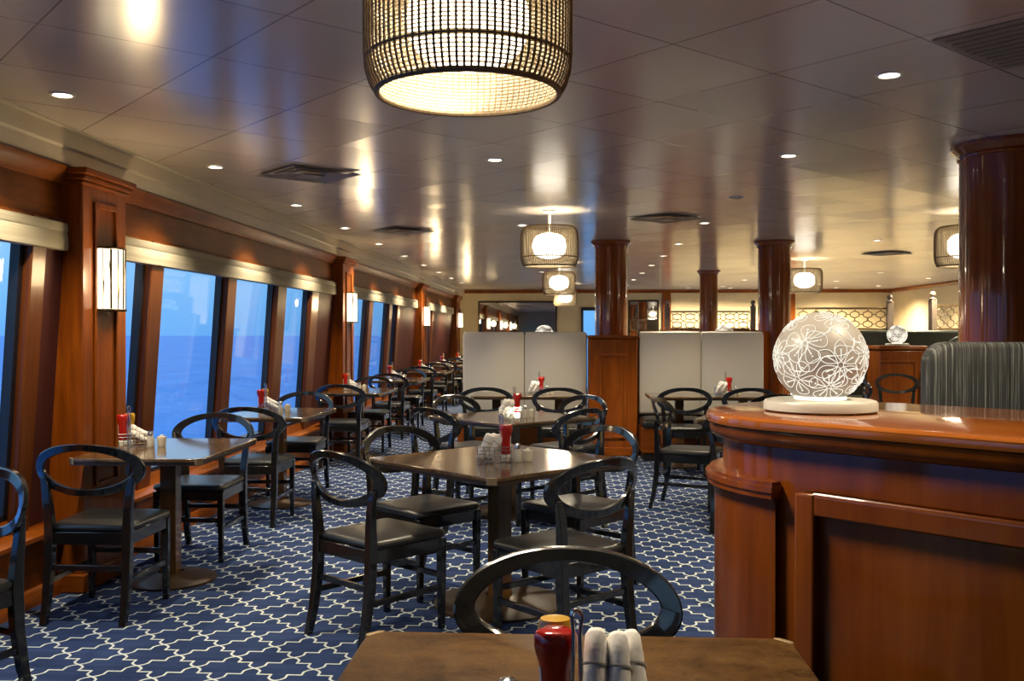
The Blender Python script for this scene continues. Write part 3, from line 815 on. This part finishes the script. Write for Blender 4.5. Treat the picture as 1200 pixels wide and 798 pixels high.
# the big set on the front table
fw = 'the brown front table'
FB = Matrix.Translation((.012, 1.478, .7505))
item('caddy', FB @ Matrix.Translation((0, 0, 0)) @ Matrix.Scale(-1, 4, (1, 0, 0)) if False else FB @ Matrix.Rotation(PI, 4, 'Z') @ Matrix.Translation((-.0, -.0, 0)), 'chrome wire condiment caddy with tall handle on %s' % fw, 'caddy', 'wire condiment caddies')
item('ketchup', FB @ Matrix.Translation((-.03, .005, .006)), 'red ketchup bottle in the caddy on %s' % fw, 'bottle', 'ketchup bottles')
item('mustard', FB @ Matrix.Translation((-.032, .075, 0)), 'yellow mustard bottle behind the ketchup on %s' % fw, 'bottle', 'mustard bottles')
item('shaker', FB @ Matrix.Translation((-.108, .05, 0)), 'salt shaker with chrome cap on %s, beside the ketchup' % fw, 'shaker', 'salt shakers')
for k, (xx, yy, lab) in enumerate(((.024, -.004, 'beside the ketchup'), (.066, -.010, 'in the middle of the caddy'), (.098, .012, 'at the outer end of the caddy'))):
    L = FB @ Matrix.Translation((xx, yy-.055, .018)) @ Matrix.Rotation(R(-6+5*k), 4, 'Z') @ Matrix.Rotation(PI/2, 4, 'Z') @ Matrix.Rotation(R(-58+4*k), 4, 'Y') @ Matrix.Diagonal((1.0, 1.12, 1.12, 1))
    item('napkin', L, 'large white napkin roll on %s, %s' % (fw, lab), 'napkin', 'rolled napkins on the front table')

# ------------------------------------------------------------------ pale booths
def booth(x0, x1, y, ztop, label):
    o = empty('booth_bench', ((x0+x1)/2, y, 0)); h = (x1-x0)/2
    MB().box(-h, h, .0, .09, 0, ztop+(.008 if x0 > 0 else -.02)).build('back_shell', 'shell', o, bev=.01)
    for s_ in (-1, 1):
        a, b = (-h+.008, -.003) if s_ < 0 else (.003, h-.008)
        rows = []
        for z, e, t in ((.47, 0, .05), (.5, 0, .085), (ztop-.05, 0, .085), (ztop-.012, .006, .07), (ztop, .018, .03), (ztop, .02, .0)):
            rows.append([(a+e, 0, z), (a+e, -t*.8, z), (a+e+.012, -t, z), (b-e-.012, -t, z), (b-e, -t*.8, z), (b-e, 0, z)])
        MB().quadgrid(rows, closed_u=True, cap=True).build('back_cushion', 'cream_leather', o, smooth=50)
        MB().pad(h-.01, h-.01, .52, .09, .36, r=.04, y=-.34).build('seat_cushion', 'leather', o, smooth=60, loc=(s_*h/2, 0, 0))
    MB().box(-h, h, -.58, 0, .09, .36).build('seat_base', 'mahogany_flat', o, bev=.006)
    MB().box(-h+.02, h-.02, -.55, 0, 0, .09).build('plinth', 'plinth', o)
    tag(o, label, 'booth', 'pale upholstered booths')
booth(-1.215, .225, 11.02, 1.412, 'pale cream two-panel booth bench nearer the windows')
booth(.81, 2.225, 10.98, 1.415, 'pale cream two-panel booth bench nearer the globe lamp')
# red pedestal between the booths
o = empty('booth_pedestal', (.517, 11.2, 0))
MB().box(-.275, .275, -.36, .36, 0, 1.335).build('body', 'mahogany', o, bev=.012)
q = MB()
for a, b, z0, z1 in ((-.155, -.125, .2, 1.16), (.125, .155, .2, 1.16), (-.125, .125, 1.13, 1.16), (-.125, .125, .2, .23)): q.box(a, b, -.375, -.355, z0, z1)
q.build('panel_moulding', 'mahogany', o, bev=.006)
MB().box(-.285, .285, -.385, .37, 1.335, 1.372).build('cap', 'mahogany_flat', o, bev=.01)
MB().box(-.285, .285, -.375, .37, 0, .1).build('plinth', 'mahogany_flat', o, bev=.008)
tag(o, 'red wood pedestal with raised panel between the two pale booths', 'pedestal')

# ------------------------------------------------------------------ counter
CR = .378
def stadium(r, L, n=28, back=True):
    """plan outline: half-round end at the origin, straight run to x = L; front is -y"""
    pts = [(L, r)]
    for k in range(n+1):
        t = PI/2+PI*k/n; pts.append((r*math.cos(t), r*math.sin(t)))
    pts.append((L, -r)); return pts
ct = empty('service_counter', (.757, 2.596, 0), R(-45))
LEN = 2.3
def stack(levels, name, m):
    rows = [[(x, y, z) for x, y in stadium(r, LEN)] for r, z in levels]
    return MB().quadgrid(rows, closed_u=True, cap=True).build(name, m, ct, smooth=35)
stack([(CR-.045, 0), (CR-.045, 1.14)], 'body', 'counter')
stack([(CR-.05, 1.118), (CR-.034, 1.119), (CR-.022, 1.124), (CR-.013, 1.133), (CR-.008, 1.145), (CR-.007, 1.156), (CR-.005, 1.160), (CR-.05, 1.161)], 'cornice', 'counter')
stack([(CR-.01, 1.160), (CR, 1.163), (CR+.003, 1.171), (CR, 1.183), (CR-.008, 1.189), (CR-.02, 1.192)], 'worktop', 'counter_top')
stack([(CR-.03, 0), (CR-.025, .005), (CR-.025, .09), (CR-.033, .105), (CR-.046, .108)], 'plinth', 'counter')
# bowed end panel wrapping round the curve
def arc_panel(x_end, r0, r1, z0, z1):
    pts = [(x_end, -r0)]
    out = [(x_end, -r1)]
    for k in range(25):
        t = -PI/2-PI*.92*k/24
        out.append((r1*math.cos(t), r1*math.sin(t))); pts.append((r0*math.cos(t), r0*math.sin(t)))
    return out+pts[::-1]
MB().prism(arc_panel(-.012, CR-.047, CR-.022, 0, 0), .10, .985).build('end_panel', 'counter', ct, bev=.004)
rows = []
q = MB()
for r, z0, z1, e in ((CR-.016, .985, .997, -.006), (CR-.002, .997, 1.012, .002), (CR+.002, 1.012, 1.026, .005), (CR-.008, 1.026, 1.036, -.002)):
    q.prism(arc_panel(e, CR-.047, r, 0, 0), z0, z1)
q.build('end_panel_moulding', 'counter', ct, bev=.005, seg=3)
# framed front panels along the straight run
for k, (x0, x1) in enumerate(((.058, 1.20), (1.31, 2.25))):
    yf = -(CR-.045)
    q = MB()
    for t, dp in ((0, .034), (.016, .026), (.030, .014)):
        for a, b, z0, z1 in ((x0+t, x0+.05, .16+t, 1.02-t), (x1-.05, x1-t, .16+t, 1.02-t), (x0+.05, x1-.05, .97, 1.02-t), (x0+.05, x1-.05, .16+t, .21)):
            q.box(a, b, yf-dp, yf+.002, z0, z1)
    q.build('panel_frame', 'counter', ct, bev=.006, seg=3)
    MB().box(x0+.05, x1-.05, yf-.004, yf+.002, .21, .97).build('panel_field', 'counter', ct)
tag(ct, 'round-ended red wood service counter with raised panels beside the front table', 'counter')

# ------------------------------------------------------------------ globe lamps with cut flower pattern
def globe_lamp(detail):
    o = empty('globe_lamp'); Rg = .121; cz = .030+Rg*.92
    MB().lathe([(0, 0), (.140, 0), (.146, .004), (.146, .021), (.142, .028), (.13, .031), (0, .031)], 48).build('base', 'lamp_base', o, smooth=40)
    MB().lathe([(.045, .031), (.066, .031), (.068, .036), (.062, .041), (.045, .041)], 40).build('glow_ring', 'lamp_ring', o)
    prof = [(Rg*math.cos(t), cz+Rg*math.sin(t)) for t in [R(-72)+R(162)*k/28 for k in range(29)]]
    gg = MB().lathe(prof, 48).build('glass_globe', 'lamp_globe', o, smooth=80)
    rg = Rg+.0004
    def sph(c, pts):
        n = Vector(c).normalized(); x = n.cross(Vector((0, 0, 1))).normalized(); y = x.cross(n)
        res = []
        for u, v in pts:
            L = math.hypot(u, v); a_ = L/Rg
            d = (x*u+y*v)/L if L > 1e-9 else x
            res.append((n*math.cos(a_)+d*math.sin(a_))*rg+Vector((0, 0, cz)))
        return res
    def flower(c, s, n, rot, pointed):
        w = .00085 if detail else .003; q = MB()
        q.tube(sph(c, [(.0055*s/.045*math.cos(2*PI*k/12), .0055*s/.045*math.sin(2*PI*k/12)) for k in range(12)]), w, 5, closed=True)
        for i in range(n):
            a = rot+2*PI*i/n; ca, sa = math.cos(a), math.sin(a); pts = []
            for k in range(21):
                t = k/20; l = s*(.16+.84*math.sin(PI*t)) if not pointed else s*(.14+.86*(1-abs(2*t-1)**1.2))
                wd = (t-.5)*s*(.95 if not pointed else .62)*math.sin(PI*t)**.35*1.0
                wd = s*(.34 if not pointed else .24)*math.sin(2*PI*t)*-1 if not pointed else s*.26*math.sin(2*PI*t)*-1
                pts.append((l*ca-wd*sa, l*sa+wd*ca))
            q.tube(sph(c, pts), w, 5)
            st = [(s*f_*ca, s*f_*sa) for f_ in (.18, .4, .62)]
            q.tube(sph(c, st), [w*.9, w*1.4, w*1.9], 5)
            if not pointed: q.tube(sph(c, [(s*(.68+.02*f_)*ca, s*(.68+.02*f_)*sa) for f_ in (0, 1, 2, 3)]), [.001, .003, .003, .001], 6)
        q.build('cut_flower', 'lamp_cut', gg, smooth=60)
    F = [(-.32, .32, .056, 5, .35, False), (.40, -.13, .066, 6, .55, True), (-.47, -.44, .052, 5, .9, False), (.17, -.60, .050, 5, .2, False),
         (-.90, .03, .054, 6, .1, True), (.90, .10, .050, 5, .5, False), (.25, .86, .046, 5, .3, False), (.76, -.55, .040, 5, .5, False), (-.55, .80, .040, 5, .1, False)]
    F = [(x, -math.sqrt(max(.02, 1-x*x-z*z)), z, s_, n, r, p) for x, z, s_, n, r, p in F]
    F += [(-x, -y, z, s, n, r, p) for x, y, z, s, n, r, p in F]
    for x, y, z, s, n, r, p in F: flower((x, y, z), s, n, r, p)
    if detail:
        for c0, c1, bend in (((-.35, -1, .5), (.28, -1, .9), .25), ((.28, -1, .06), (.9, -.8, .6), .3), ((-.42, -1, -.3), (.28, -1, .06), -.2), ((-.35, -1, .5), (-.42, -1, -.3), .2),
                             ((.05, -1, -.5), (.95, -.8, -.3), -.25), ((-1.3, -1, .12), (-.42, -1, -.3), .25), ((.28, -1, .9), (1, -.55, .42), .3), ((-1.3, -1, .12), (-.35, -1, .5), .2)):
            a, b = Vector(c0).normalized(), Vector(c1).normalized(); up = a.cross(b).normalized()
            q = MB(); q.tube([((a.lerp(b, k/14)).normalized()+up*bend*math.sin(2*PI*k/14)*.4).normalized()*rg+Vector((0, 0, cz)) for k in range(15)], .0010, 5)
            q.tube([((a.lerp(b, k/14)).normalized()-up*bend*math.sin(PI*k/14)*.5).normalized()*rg+Vector((0, 0, cz)) for k in range(15)], .0008, 5); q.build('cut_vine', 'lamp_cut', gg, smooth=60)
    return o
gl = globe_lamp(True); gl.location = (.672, 2.575, 1.193); gl.rotation_euler.z = R(-14)
tag(gl, 'large glowing white globe lamp cut with flowers on the counter', 'lamp', 'flower-cut globe lamps')
g2 = globe_lamp(False); gk = children(g2); g2.location = (4.59, 13.55, 1.221); g2.scale = (1.08,)*3
tag(g2, 'small distant globe lamp on the red pedestal', 'lamp', 'flower-cut globe lamps')
for x, y, z, lab in ((-.30, 12.3, 1.236, 'globe lamp peeking over the window-side pale booth'), (2.0, 12.3, 1.236, 'globe lamp peeking over the counter-side pale booth')):
    h = copy_tree(g2, gk); h.location = (x, y, z); h.scale = (1, 1, 1); tag(h, lab, 'lamp', 'flower-cut globe lamps')
for x0, x1, lab in ((-1.2, .2, 'wood ledge behind the window-side pale booth, carrying a globe lamp'), (.85, 2.2, 'wood ledge behind the counter-side pale booth, carrying a globe lamp')):
    o = empty('ledge_cabinet', ((x0+x1)/2, 12.3, 0)); h = (x1-x0)/2
    MB().box(-h, h, -.2, .2, 0, 1.2).build('body', 'mahogany', o, bev=.008)
    MB().box(-h-.02, h+.02, -.22, .22, 1.2, 1.235).build('top', 'mahogany_flat', o, bev=.008)
    tag(o, lab, 'cabinet')

# small red pedestal with the distant globe
o = empty('lamp_pedestal', (4.59, 13.6, 0))
MB().box(-.31, .31, -.30, .30, 0, 1.17).build('body', 'mahogany', o, bev=.03, seg=4)
MB().box(-.34, .34, -.33, .33, 1.17, 1.20).box(-.325, .325, -.315, .315, 1.20, 1.221).build('top', 'mahogany_flat', o, bev=.012, seg=3)
q = MB(); q.box(-.315, .17, -.318, -.29, .99, 1.02).box(.14, .17, -.318, -.29, .1, 1.0)
q.build('panel_moulding', 'mahogany', o, bev=.006)
tag(o, 'small red wood pedestal carrying the distant globe lamp', 'pedestal')

# ------------------------------------------------------------------ banquettes at the side
def rounded_board(x0, x1, y0, y1, z0, z1, r, n=8):
    """slab with rounded top corners (in x-z) and a soft top"""
    rows = []
    T = y1-y0
    for e, fy in ((.03, 0), (.010, .06), (.0, .22), (0, .78), (.010, .94), (.03, 1)):
        pts = [(x0+e*.5, z0)]
        for k in range(n+1):
            t = PI-PI/2*k/n; pts.append((x0+r+(r-e)*math.cos(t), z1-r+(r-e)*math.sin(t)))
        for k in range(n+1):
            t = PI/2-PI/2*k/n; pts.append((x1-r+(r-e)*math.cos(t), z1-r+(r-e)*math.sin(t)))
        pts.append((x1-e*.5, z0))
        rows.append([(x, y0+T*fy, z) for x, z in pts])
    return MB().quadgrid(rows, closed_u=True, cap=True)
o = empty('striped_banquette', (0, 0, 0))
rounded_board(1.655, 3.75, 4.44, 4.60, .40, 1.358, .10).build('backrest', 'stripe', o, smooth=60)
MB().pad(2.05, 2.05, .55, .10, .34, r=.05, y=4.18).build('seat', 'stripe', o, smooth=60, loc=(2.70, 0, 0))
MB().box(1.68, 3.72, 3.92, 4.58, .08, .35).build('base', 'mahogany_flat', o, bev=.008)
MB().box(1.72, 3.70, 3.96, 4.56, 0, .08).build('plinth', 'plinth', o)
tag(o, 'high-backed dark banquette with pale vertical stripes behind the counter', 'banquette')
o = empty('green_banquette', (0, 0, 0))
rounded_board(3.45, 7.6, 14.45, 14.62, .40, 1.440, .05).build('backrest', 'green', o, smooth=60)
MB().pad(4.1, 4.1, .5, .10, .36, r=.04, y=14.18).build('seat', 'green', o, smooth=60, loc=(5.52, 0, 0))
MB().box(3.48, 7.57, 13.97, 14.6, 0, .36).build('base', 'mahogany_flat', o, bev=.008)
tag(o, 'long dark green banquette below the lattice screens', 'banquette')
o = empty('green_banquette', (0, 0, 0))
rounded_board(4.98, 6.6, 12.75, 12.93, .40, 1.36, .22).build('backrest', 'green', o, smooth=60)
MB().pad(1.6, 1.6, .45, .10, .36, r=.04, y=13.15).build('seat', 'green', o, smooth=60, loc=(5.8, 0, 0))
MB().box(5.02, 6.56, 12.75, 13.36, 0, .36).build('base', 'mahogany_flat', o, bev=.008)
tag(o, 'dark green banquette with rounded end between red pedestal and thick column', 'banquette')
o = MB().box(1.75, 3.55, 18.0, 18.2, 0, 1.46).build('half_wall', 'mahogany_flat', bev=.01); tag(o, 'low wood half wall under the far golden lattice screen', 'half wall', kind='structure')

# ------------------------------------------------------------------ lattice screens
def lattice(x0, x1, z0, z1, cell, rows, style):
    q = MB(); w = .015; t = .018
    W = x1-x0; H = z1-z0; n = max(2, round(W/cell)); cw = W/n; chh = H/rows
    for i in range(n):
        for j in range(rows):
            cx = x0+cw*(i+.5); cz = z0+chh*(j+.5)
            if style == 'ring':
                rx, rz = cw*.36, chh*.36; k = 12
            else:
                rx, rz = cw*.38, chh*.36; k = 6
            off = PI/6 if style != 'ring' else 0
            q.tube([(cx+rx*math.cos(2*PI*a/k+off), 0, cz+rz*math.sin(2*PI*a/k+off)) for a in range(k)], w*.55, 4, closed=True)
            for sx, sz in ((1, 1), (1, -1), (-1, 1), (-1, -1)):
                if style == 'ring': q.bar((cx+sx*rx*.72, 0, cz+sz*rz*.72), (cx+sx*cw/2, 0, cz+sz*chh/2), w, t, up=(0, 1, 0))
            if style != 'ring':
                q.bar((cx-cw/2, 0, cz), (cx-rx*.87, 0, cz), w, t, up=(0, 1, 0)); q.bar((cx+rx*.87, 0, cz), (cx+cw/2, 0, cz), w, t, up=(0, 1, 0))
                q.bar((cx, 0, cz+rz), (cx, 0, cz+chh/2), w, t, up=(0, 1, 0)); q.bar((cx, 0, cz-rz), (cx, 0, cz-chh/2), w, t, up=(0, 1, 0))
            else:
                q.bar((cx, 0, cz+rz), (cx, 0, cz+chh/2), w, t, up=(0, 1, 0)); q.bar((cx, 0, cz-rz), (cx, 0, cz-chh/2), w, t, up=(0, 1, 0))
    return q
def screen(loc, rz, L, zb, zt, posts, cell, style, label, zp, ball=.0, base=0):
    o = empty('lattice_screen', loc, rz)
    lattice(0, L, zb, zt-.02, cell, 2, style).build('lattice', 'screen', o, smooth=30)
    MB().bar((0, 0, zt), (L, 0, zt), .03, .03).build('top_rail', 'screen', o, bev=.004)
    MB().bar((0, 0, zb), (L, 0, zb), .03, .03).build('bottom_rail', 'screen', o, bev=.004)
    for px in posts:
        w = .045
        MB().box(px-w, px+w, -w, w, base, zp).build('post', 'post', o, bev=.006)
        MB().lathe([(0, zp), (.05, zp), (.055, zp+.02), (.03, zp+.035), (.025, zp+.05)]+[(.045*math.cos(R(a)), zp+.09+.045*math.sin(R(a))) for a in range(-50, 91, 20)], 20, c=(px, 0, 0)).build('finial', 'post', o)
    tag(o, label, 'screen', 'lattice screens')
screen((1.94, 18.1, 0), 0, 1.48, 1.475, 1.80, (-.06, 1.54), .26, 'ring', 'far lattice screen against the golden lit wall, behind the slim column', 1.88, base=1.46)
screen((3.52, 14.85, 0), 0, 1.36, 1.46, 1.775, (1.40,), .20, 'hex', 'lattice screen directly above the big globe lamp', 1.86)
screen((5.60, 14.85, 0), R(20), 1.5, 1.46, 1.82, (-.05, 1.55), .18, 'hex', 'lattice screen with ball-topped post beside the thick column', 1.90)

# framed picture on the side wall
o = empty('framed_picture', (XR-.005, 17.6, 0))
MB().box(-.02, 0, -.55, .55, 1.25, 2.02).build('print', 'picture', o)
q = MB()
for a, b, z0, z1 in ((-.62, -.55, 1.18, 2.09), (.55, .62, 1.18, 2.09), (-.55, .55, 2.02, 2.09), (-.55, .55, 1.18, 1.25)): q.box(-.04, 0, a, b, z0, z1)
q.build('frame', 'bronze', o, bev=.005)
tag(o, 'brown-framed picture on the cream side wall', 'picture')

# ------------------------------------------------------------------ outside: sea and evening sky
sea = MB().box(-6000, -12, -6000, 6000, -19, -18).build('sea', 'sea', smooth=0); tag(sea, kind='structure')
wd = bpy.data.worlds.new('evening_sky'); SC.world = wd; wd.use_nodes = True
nt = wd.node_tree; nt.nodes.clear(); g = NT(nt)
tc = g.n('ShaderNodeTexCoord'); sp = g.n('ShaderNodeSeparateXYZ'); nt.links.new(tc.outputs['Generated'], sp.inputs[0])
n = g.noise(g.coord((2, 2, 9), 'Generated'), 2, 4)
el = g.m('ADD', sp.outputs[2], g.m('MULTIPLY', g.m('SUBTRACT', n, .5), .03))
col = g.ramp(el, [(0, (.15, .45, .98)), (.03, (.19, .51, 1.02)), (.10, (.32, .64, 1.05)), (.22, (.42, .74, 1.1)), (1, (.75, 1.3, 2.1))])
bg = g.n('ShaderNodeBackground'); nt.links.new(col, bg.inputs[0]); bg.inputs[1].default_value = .77
wo = g.n('ShaderNodeOutputWorld'); nt.links.new(bg.outputs[0], wo.inputs[0])

# ------------------------------------------------------------------ camera
cd = bpy.data.cameras.new('camera'); cam = bpy.data.objects.new('camera', cd); COL.objects.link(cam)
cd.sensor_width = 36; cd.lens = 36*1114/1200; cd.clip_end = 20000
cam.location = (0, 0, 1.4)
cam.rotation_euler = (PI/2-R(.46), 0, R(3.34))
SC.camera = cam
SC.view_settings.view_transform = 'Standard'; SC.view_settings.look = 'None'
SC.view_settings.gamma = 1; SC.view_settings.use_curve_mapping = False
SC.view_settings.exposure = 0.5
SC.cycles.use_denoising = True
SC.cycles.max_bounces = 8; SC.cycles.transparent_max_bounces = 16
SC.cycles.sample_clamp_indirect = 4
SC.cycles.caustics_reflective = False; SC.cycles.caustics_refractive = False
